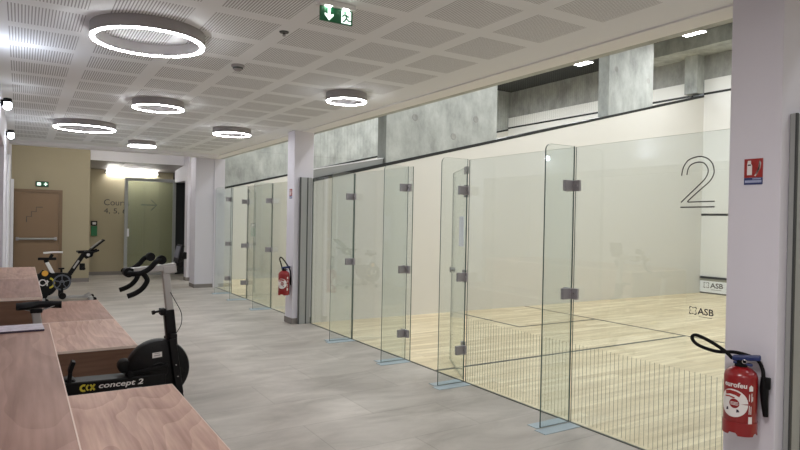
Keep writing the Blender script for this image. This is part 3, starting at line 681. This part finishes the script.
link('pedal', box(B(), cr_[0]-.05, cr_[0]+.045, .115, .195, .55, .575, .005), M['blackplastic'], c)
bm = B(); obox(bm, V(.50, 0, .46), V(.385, 0, .70), .05, .06, up=(1, 0, 0), bevel=.006); link('seat_post', bm, M['whitevinyl'], b)
bm = B(); obox(bm, V(.39, 0, .69), V(.375, 0, .74), .06, .075, up=(1, 0, 0)); link('post_clamp', bm, M['blackplastic'], b)
bm = B(); obox(bm, V(.255, 0, .752), V(.535, 0, .748), .06, .045, bevel=.008); link('seat_slider', bm, M['blackplastic'], b)
bm = B(); obox(bm, V(.44, 0, .765), V(.475, 0, .83), .05, .05, up=(1, 0, 0)); link('seat_clamp', bm, M['blackplastic'], b)
link('saddle', saddle(B(), V(.485, 0, 0)[0],   .866, .30, .17, .034, tilt=.03), M['whitevinyl'], b, True)
bm = B(); obox(bm, V(.70, 0, .40), V(.965, 0, .83), .055, .075, up=(1, 0, 0), bevel=.008); fp = link('front_post', bm, M['blackpaint'], b)
bm = B(); obox(bm, V(.80, -.03, .575), V(.885, -.03, .715), .006, .03, up=(1, 0, 0)); link('post_stripe', bm, M['silver'], fp)
bm = B(); box(bm, V(.90, 0, 0)[0], V(.985, 0, 0)[0], -.05, .05, .54, .66, .01); tube(bm, [V(.96, -.08, .57), V(.96, .0, .57)], .03, 12); link('resistance_knob', bm, M['blackplastic'], b, True)
bm = B(); prism(bm, [V(a, 0, 0)[:1]+(z,) for a, z in ((.93, .80), (1.0, .74), (1.10, .78), (1.13, .87), (.98, .88))], fr, -.04, .04); hd = link('console_head', bm, M['blackplastic'], b)
bm = B(); lathe(bm, [(0, .002), (.028, .002), (.028, 0)], frame(V(1.035, -.0405, .815), (1, 0, 0), (0, 0, 1)), 16); link('badge', bm, M['whiteprint'], hd)
bm = B()
for s in (-1, 1): tube(bm, smoothpath([V(1.19, s*.16, .90), V(1.10, s*.20, .872), V(.98, s*.2, .866), V(.86, s*.19, .864)], 4), .017, 10)
tube(bm, [V(1.0, -.2, .866), V(1.0, .2, .866)], .016, 10); tube(bm, [V(.87, -.185, .864), V(.87, .185, .864)], .013, 8); link('handlebar', bm, M['rubber'], b, True)
bm = B(); obox(bm, V(1.06, 0, .89), V(1.29, 0, 1.085), .28, .022, up=(-1, 0, 1), bevel=.004); tb_ = link('tablet', bm, M['blackplastic'], b)
bm = B(); obox(bm, V(1.085, 0, .925), V(1.25, 0, 1.066), .24, .004, up=(-1, 0, 1)); o = link('screen', bm, M['silver'], tb_); o.location = (-.009, 0, .010)
bm = B(); obox(bm, V(1.05, 0, .85), V(1.10, 0, .93), .04, .03, up=(1, 0, 0)); link('tablet_arm', bm, M['blackplastic'], b)
bm = B(); obox(bm, V(.38, 0, .07), V(1.10, 0, .065), .06, .05, bevel=.006); link('base_rail', bm, M['silver'], b)
bm = B(); obox(bm, V(.60, 0, .08), V(.60, 0, .25), .05, .06, up=(1, 0, 0)); link('base_post', bm, M['blackpaint'], b)
for x in (.34, 1.08):
    bm = B(); obox(bm, V(x, -.26, .04), V(x, .26, .04), .07, .05, bevel=.01); ft = link('foot', bm, M['silver'], b)
    for s in (-1, 1): bm = B(); lathe(bm, [(0, .02), (.035, .018), (.038, 0), (.035, -.018), (0, -.02)], frame(V(x+.045, s*.24, .038), (1, 0, 0), (0, 0, 1)), 14); link('wheel', bm, M['rubber'], ft, True)
bm = B(); obox(bm, V(1.0, -.2, .09), V(1.06, -.2, .115), .03, .03); obox(bm, V(.98, 0, .08), V(1.07, -.0, .12), .06, .04); link('foot_bracket', bm, M['silver'], b)

# ------------------------------------------------------------------ ring lights
rings = [((147, 40), .738, 4.53, .370, 'large ring light nearest the camera at the top left'), ((158, 107), 1.289, 7.23, .272, 'medium ring light just behind the nearest large one'), ((86, 129), .742, 9.577, .392, 'large ring light far off near the left wall'),
         ((232, 135), 2.585, 8.823, .268, 'medium ring light nearest the white pillar with the extinguisher'), ((346, 101), 2.796, 5.572, .205, 'small ring light below the green hanging exit sign'), ((142, 146), 1.76, 11.328, .225, 'small ring light farthest away before the beige end wall')]
for _, x, y, R, lab in rings:
    t = thing('ring_light', lab, 'ceiling lamp', (x, y, 2.7345), 'ring shaped ceiling lights'); w = .034*(.8+.2*R/.4)
    link('housing', lathe(B(), [(R, .004), (R, .085), (R-w, .085), (R-w, .004)], None, 72, True), M['lampbody'], t, True)
    link('diffuser', lathe(B(), [(R-.003, -.002), (R-.003, .0038), (R-w+.003, .0038), (R-w+.003, -.002)], None, 72, True), M['ring'], t, True)

# wall lamps high on the left wall
def wall_lamp(y, z, label):
    t = thing('wall_lamp', label, 'wall lamp', (XL, y, z), 'small lamps on the left wall')
    link('bracket', box(B(), 0, .03, -.03, .03, -.03, .03, .004), M['blackplastic'], t)
    bm = B(); lathe(bm, [(0, .05), (.034, .05), (.038, .045), (.038, .01), (0, .01)], frame((.06, 0, -.0), (1, 0, 0), (0, 1, 0)), 20); link('cap', bm, M['blackplastic'], t, True)
    bm = B(); lathe(bm, [(0, .009), (.034, .009), (.038, -.02), (.034, -.05), (.016, -.065), (0, -.067)], frame((.06, 0, 0), (1, 0, 0), (0, 1, 0)), 20); link('shade', bm, M['sconce'], t, True)
wall_lamp(7.3, 2.64, 'nearer white lamp with black cap high on the left wall'); wall_lamp(9.7, 2.6, 'farther white lamp with black cap high on the left wall')
def point(loc, e, col, r=.04):
    l = bpy.data.lights.new('p', 'POINT'); l.energy = e; l.color = col; l.shadow_soft_size = r
    o = bpy.data.objects.new('lamp_light', l); COL.objects.link(o); o.location = loc
l = bpy.data.lights.new('uplight', 'AREA'); l.shape = 'DISK'; l.size = .12; l.energy = 1.0; l.color = (.8, .87, 1)
o = bpy.data.objects.new('wall_lamp_light', l); COL.objects.link(o); o.location = (XL+.1, 5.45, 2.45); o.rotation_euler = (PI, 0, 0)
area((1.6, 13.5, 3.05), 2.4, .4, 13, (1, .98, .95), (math.radians(62), 0, 0))  # added fill, unseen above the end beam, to brighten end wall and fascia
# added unseen disc lights filling the corridor around and behind the camera
def disc(loc, r, e, col=(1, .96, .95)):
    l = bpy.data.lights.new('d', 'AREA'); l.shape = 'DISK'; l.size = r*2; l.energy = e; l.color = col
    o = bpy.data.objects.new('fill_disc_light', l); COL.objects.link(o); o.location = loc
for x, y, e in ((1.2, 1.0, 16), (.9, -1.2, 14), (2.2, -1.8, 3)): disc((x, y, H-.09), .4, e)

# ------------------------------------------------------------------ small ceiling things and signs
t = thing('exit_sign', 'green hanging exit sign with white arrow and running figure', 'exit sign', (1.465, 3.28, 2.70))
link('panel', box(B(), 0, .212, 0, .012, 0, .085, .001), M['signgreen'], t)
link('lamp_housing', box(B(), -.015, .227, -.02, .035, .088, .12, .006), M['plastic'], t)
fr = frame((0, -.0006, 0), (1, 0, 0), (0, 0, 1))
bm = B(); prism(bm, [(.048, .078), (.066, .078), (.066, .04), (.085, .047), (.085, .035), (.057, .006), (.029, .035), (.029, .047), (.048, .04)], fr, -.0005, .001); link('arrow', bm, M['exitglow'], t)
bm = B(); prism(bm, [(.137, .006), (.200, .006), (.200, .079), (.137, .079)], fr, -.0005, .001); fg = link('doorway', bm, M['exitglow'], t)
bm = B(); prism(bm, circle(.160, .069, .007, 10), fr, .0012, .002)
for p in (((.163, .06), (.170, .036)), ((.170, .036), (.186, .022), (.200, .024)), ((.168, .036), (.158, .02), (.146, .012)), ((.163, .058), (.150, .052), (.142, .042)), ((.164, .058), (.180, .046), (.188, .052))): strip2d(bm, p, .009, fr, .0012, .002)
link('running_figure', bm, M['signgreen'], t)
bm = B(); 
for x in (.05, .165): box(bm, x-.018, x+.018, -.014, .0, .0855, .0885)
link('lamp_strip', bm, M['tube'], t)
t = thing('smoke_detector', 'white round smoke detector on the ceiling behind the large ring light', 'smoke detector', (1.535, 5.1, H-.048))
link('body', lathe(B(), [(0, 0), (.025, 0), (.04, .012), (.045, .03), (.055, .034), (.055, .048), (0, .048)], None, 24), M['lampbody'], t, True); link('sensor_ring', lathe(B(), [(.041, .014), (.0445, .026), (.0435, .027), (.040, .015)], None, 24, True), M['duct'], t, True)
t = thing('sprinkler', 'small grey sprinkler on the ceiling left of the hanging exit sign', 'sprinkler', (1.52, 4.0, H-.0195))
link('rose', lathe(B(), [(0, .012), (.03, .012), (.034, .02), (0, .02)], None, 20), M['duct'], t, True); link('nozzle', lathe(B(), [(0, -.012), (.012, -.01), (.008, .012), (0, .012)], None, 12), M['chrome'], t, True)

# brown fire door
d1 = sempty('door_1', (.3, YE, 0)); X0, X1 = -.115, .712
bm = B(); box(bm, X0-.3, X1-.3, -.012, -.002, .005, 2.0); lf = link('leaf', bm, M['door'], d1)
bm = B(); box(bm, X0-.37, X0-.302, -.03, -.001, 0, 2.07); box(bm, X1-.298, X1-.23, -.03, -.001, 0, 2.07); box(bm, X0-.302, X1-.298, -.03, -.001, 2.003, 2.07); link('frame', bm, M['doorframe'], d1)
bm = B(); tube(bm, [(X0+.05-.3, -.07, .985), (X1-.06-.3, -.07, .985)], .022, 12); 
pb = link('panic_bar', bm, M['alu'], d1, True)
for x in (X0+.05-.3, X1-.06-.3): link('bar_mount', box(B(), x-.03, x+.03, -.085, -.012, .95, 1.02, .006), M['steel'], pb)
bm = B(); strip2d(bm, [(.10-.3, 1.35), (.10-.3, 1.47), (.19-.3, 1.47), (.19-.3, 1.58), (.28-.3, 1.58), (.28-.3, 1.68), (.40-.3, 1.68)], .014, frame((0, -.0125, 0), (1, 0, 0), (0, 0, 1)), 0, .001); link('stair_symbol', bm, M['decal'], lf)
t = thing('emergency_lamp', 'small green and white emergency exit lamp above the brown door', 'emergency lamp', (.26, YE+.003, 2.13))
link('case', box(B(), 0, .25, -.04, 0, 0, .12, .008), M['duct'], t)
link('green_face', box(B(), .012, .238, -.042, -.04, .012, .108), M['signgreen'], t)
fr = frame((0, -.0425, 0), (1, 0, 0), (0, 0, 1))
bm = B(); prism(bm, [(.03, .03), (.10, .03), (.10, .09), (.03, .09)], fr, 0, .001); prism(bm, [(.155, .053), (.18, .053), (.18, .025), (.20, .025), (.20, .053), (.225, .053), (.225, .068), (.20, .068), (.20, .095), (.18, .095), (.18, .068), (.155, .068)], fr, 0, .001); link('glowing_symbol', bm, M['exitglow'], t)
t = thing('call_point', 'green door release box on the beige wall beside the corner', 'call point', (1.50, 17.203, 1.0))
link('box', box(B(), 0, .14, -.05, 0, 0, .25, .006), M['green'], t); link('cover', box(B(), .0, .14, -.055, 0, .262, .38, .006), M['blackplastic'], t); link('label_plate', box(B(), .03, .11, -.058, -.055, .29, .35), M['whiteprint'], t)
# lettering on the end wall
sg = thing('wall_lettering', 'dark lettering Courts 4, 5, 6 with arrow on the beige wall', 'sign', (1.79, 17.2, 1.62))
text('lettering', 'Courts', frame((0, -.001, .165), (1, 0, 0), (0, 0, 1)), .60, .155, M['decal'], sg, .001)
text('lettering', '4, 5, 6', frame((0, -.001, -.06), (1, 0, 0), (0, 0, 1)), .53, .15, M['decal'], sg, .001)
bm = B(); fr = frame((0, -.001, 0), (1, 0, 0), (0, 0, 1)); strip2d(bm, [(.88, .20), (1.27, .20)], .022, fr, 0, .001); strip2d(bm, [(1.13, .34), (1.27, .20), (1.13, .06)], .022, fr, 0, .001); link('arrow', bm, M['decal'], sg)
# tube light
t = thing('tube_light', 'white fluorescent tube light on the wall above the lettering', 'tube light', (1.80, 17.203, 2.60))
link('tube', tube(B(), [(.03, -.07, .04), (1.25, -.07, .04)], .026, 14), M['tube'], t, True)
for x in (0, 1.25): link('end_cap', box(B(), x, x+.03, -.11, 0, 0, .08, .004), M['blackplastic'], t)
link('back_plate', box(B(), 0, 1.28, -.025, 0, .0, .08), M['plastic'], t)
# glazed door leaf standing open in front of the lettering
d2 = sempty('door_2', (2.22, 16.80, 0))
bm = B(); box(bm, 0, .075, -.03, .03, .01, 2.5); box(bm, 1.165, 1.24, -.03, .03, .01, 2.5); box(bm, .075, 1.165, -.03, .03, 2.42, 2.5); box(bm, .075, 1.165, -.03, .03, .01, .08); link('frame', bm, M['alu'], d2)
link('glazing', box(B(), .07, 1.17, -.005, .005, .07, 2.43), M['veil'], d2)
link('lock_plate', box(B(), .06, .11, -.045, -.03, 1.0, 1.2, .004), M['whitetrim'], d2)
# ------------------------------------------------------------------ fire extinguishers
def extinguisher(loc, rot, label, detail):
    t = thing('fire_extinguisher', label, 'fire extinguisher', loc, 'red fire extinguishers on pillars'); t.rotation_euler = (0, 0, rot); t.scale = (.91, .91, .91)
    R = .088      # local: -y faces the viewer, +x is right, origin at bottom of the cylinder
    link('cylinder', lathe(B(), [(0, .02), (.07, .02), (R-.006, .03), (R, .045), (R, .33), (R-.006, .352), (R-.03, .375), (.035, .386), (0, .388)], None, 40), M['red'], t, True)
    bm = B(); n = 48; rows = []
    for k in range(n):
        a = 2*PI*k/n; zz = 0 if (k % 12) < 8 else .016
        rows.append([bm.verts.new(((R+.003)*math.cos(a), (R+.003)*math.sin(a), zz)), bm.verts.new(((R+.003)*math.cos(a), (R+.003)*math.sin(a), .075)), bm.verts.new(((R-.003)*math.cos(a), (R-.003)*math.sin(a), .075)), bm.verts.new(((R-.003)*math.cos(a), (R-.003)*math.sin(a), zz))])
    for k in range(n):
        p, r_ = rows[k], rows[(k+1) % n]
        for j in range(4): bm.faces.new((p[j], p[(j+1) % 4], r_[(j+1) % 4], r_[j]))
    link('foot_skirt', bm, M['red'], t, True)
    link('neck', lathe(B(), [(0, .38), (.034, .38), (.034, .40), (.026, .405), (.026, .425), (0, .425)], None, 20), M['blackplastic'], t, True)
    bm = B(); obox(bm, (-.045, 0, .43), (.10, 0, .447), .045, .03, bevel=.008); obox(bm, (-.04, 0, .408), (.06, 0, .40), .03, .014, bevel=.004); hd = link('valve_handle', bm, M['blue'], t)
    link('safety_pin', tube(B(), [(.02+.012*math.cos(a), -.028, .42+.012*math.sin(a)) for a in [2*PI*k/12 for k in range(12)]], .002, 6, True), M['chrome'], hd, True)
    if detail:
        hose = [(-.045, 0, .425), (-.085, -.01, .465), (-.16, -.03, .515), (-.235, -.04, .545), (-.258, -.04, .525), (-.225, -.03, .485), (-.13, .0, .455), (-.03, .045, .455), (.07, .05, .43), (.105, .04, .38), (.112, .025, .33)]
        noz = [(.112, .025, .335), (.118, .02, .27), (.12, .02, .20), (.128, .02, .11)]
    else:
        hose = [(-.03, 0, .43), (-.05, 0, .50), (-.07, 0, .565), (-.058, .01, .60), (-.02, .02, .57), (.05, .04, .47), (.095, .04, .38), (.105, .03, .30)]
        noz = [(.105, .03, .30), (.108, .03, .22), (.108, .03, .15)]
    link('hose', tube(B(), smoothpath(hose, 6), .0105, 10), M['rubber'], t, True)
    bm = B(); tube(bm, noz, [.013, .024, .02, .014] if detail else [.013, .02, .014], 12); box(bm, .12, .15, .0, .04, .27, .335, .006) if detail else None; link('nozzle', bm, M['blackplastic'], t, True)
    bm = B(); box(bm, -.02, .02, .085, .105, .20, .34, .003); link('wall_bracket', bm, M['steel'], t)
    # printed label wrapped on the cylinder
    def wrap(o):
        for v_ in o.data.vertices:
            x, d, z = v_.co; a = x/R - PI/2; rr = R+.0008+max(0, -d); v_.co = (rr*math.cos(a), rr*math.sin(a), z)
        return o
    fr = frame((0, 0, 0), (1, 0, 0), (0, 0, 1))
    def patch(name, f, m):
        bm = B(); f(bm); bmesh.ops.subdivide_edges(bm, edges=[e for e in bm.edges if e.calc_length() > .015], cuts=3, use_grid_fill=True); return wrap(link(name, bm, m, t))
    def disc_(bm, cx, cz, r0, r1, d, n=36):
        strip2d(bm, [(cx+(r0+r1)/2*math.cos(2*PI*k/n), cz+(r0+r1)/2*math.sin(2*PI*k/n)) for k in range(n+1)], r1-r0, fr, 0, d)
    patch('label_disc', lambda bm: disc_(bm, -.030, .185, .0, .080, .0006), M['whiteprint'])
    patch('label_band', lambda bm: [strip2d(bm, [(-.075, .238), (-.045, .247), (-.015, .244), (.008, .234)], .022, fr, 0, .0011), strip2d(bm, [(-.078, .216), (-.05, .221), (-.02, .216)], .008, fr, 0, .0011)], M['signred'])
    patch('label_core', lambda bm: [disc_(bm, -.022, .184, .0, .027, .0011)], M['red'])
    patch('label_icon', lambda bm: prism(bm, [(-.07, .138), (-.055, .141), (-.056, .156), (-.066, .156)], fr, 0, .0011), M['darkpaper'])
    patch('label_icon', lambda bm: prism(bm, [(-.010, .134), (.006, .138), (-.0, .152), (-.010, .152)], fr, 0, .0011), M['darkpaper'])
    patch('label_core_print', lambda bm: [strip2d(bm, [(-.042, z), (-.002, z)], .003, fr, 0, .0016) for z in (.177, .184, .191)], M['whiteprint'])
    patch('side_print', lambda bm: [prism(bm, [(.052, .075), (.074, .075), (.074, .115), (.052, .115)], fr, 0, .0006), prism(bm, [(.054, .262), (.078, .262), (.078, .285), (.066, .297), (.054, .285)], fr, 0, .0006)]+[strip2d(bm, [(x, z0), (x+.001, z1)], .004, fr, 0, .0006) for x, z0, z1 in ((.056, .13, .18), (.066, .13, .175), (.056, .205, .245), (.07, .20, .25), (.076, .205, .23))], M['whiteprint'])
    if detail:
        wrap(text('lettering', 'eurofeu', frame((-.083, 0, .277), (1, 0, 0), (0, 0, 1)), .125, .030, M['whiteprint'], t, .0008, bold=.025))
    return t
extinguisher((3.266, 1.785, .445), math.radians(-67), 'red fire extinguisher hung on the right pillar with looped black hose', True)
extinguisher((3.255, 8.40, .425), math.radians(-24), 'red fire extinguisher hung on the thin white pillar in the distance', False)
def ext_sign(y, z, label):
    t = thing('extinguisher_sign', label, 'sign', (3.36, y, z), 'extinguisher signs on pillars')
    fr = frame((-.001, 0, 0), (0, -1, 0), (0, 0, 1))
    bm = B(); prism(bm, [(0, .038), (.098, .038), (.098, .14), (0, .14)], fr, -.001, .002); link('red_panel', bm, M['signred'], t)
    bm = B(); prism(bm, [(0, 0), (.098, 0), (.098, .037), (0, .037)], fr, -.001, .002); bl = link('blue_panel', bm, M['signblue'], t)
    bm = B()
    prism(bm, [(.016, .052), (.042, .052), (.042, .104), (.036, .114), (.036, .13), (.02, .13), (.016, .112)], fr, .002, .003)
    for k in range(5): strip2d(bm, [(.058+.006*k, .046+.01*k), (.07+.004*k, .066+.012*k), (.082, .09+.012*k if k < 4 else .125)], .006, fr, .002, .003)
    link('white_symbol', bm, M['whiteprint'], t)
    bm = B(); strip2d(bm, [(.006, .017), (.093, .017)], .013, fr, .002, .003); strip2d(bm, [(.045, .031), (.09, .031)], .006, fr, .002, .003); link('pale_print', bm, M['signpale'], bl)
    bm = B(); strip2d(bm, [(.02, .106), (.036, .106)], .007, fr, .003, .0036); link('symbol_band', bm, M['darkpaper'], t)
ext_sign(1.842, 1.768, 'red and blue extinguisher sign on the right pillar above the extinguisher'); ext_sign(8.50, 1.83, 'red extinguisher sign on the thin white pillar in the distance')

# ------------------------------------------------------------------ camera, world, view
f, h, yaw, pitch, roll = 609.293, 1.5377, .5564, -.0074, .0190
fw = Vector((math.sin(yaw)*math.cos(pitch), math.cos(yaw)*math.cos(pitch), math.sin(pitch))); r = Vector((math.cos(yaw), -math.sin(yaw), 0)); u = r.cross(fw)
r2 = r*math.cos(roll)+u*math.sin(roll); u2 = -r*math.sin(roll)+u*math.cos(roll)
cam = bpy.data.cameras.new('camera'); co = bpy.data.objects.new('camera', cam); COL.objects.link(co)
mt = Matrix((r2, u2, -fw)).transposed().to_4x4(); mt.translation = Vector((0, 0, h)); co.matrix_world = mt
cam.sensor_fit = 'HORIZONTAL'; cam.sensor_width = 36; cam.lens = f/800*36; cam.clip_start = .02; cam.clip_end = 100
scene.camera = co
w = bpy.data.worlds.new('world'); scene.world = w; w.use_nodes = True
w.node_tree.nodes['Background'].inputs[0].default_value = (.8, .85, .9, 1); w.node_tree.nodes['Background'].inputs[1].default_value = .15
scene.view_settings.view_transform = 'Standard'; scene.view_settings.look = 'None'; scene.view_settings.gamma = 1; scene.view_settings.exposure = 1.15
scene.cycles.use_denoising = True
scene.cycles.max_bounces = 10; scene.cycles.diffuse_bounces = 6; scene.cycles.transparent_max_bounces = 32
scene.cycles.sample_clamp_indirect = 4
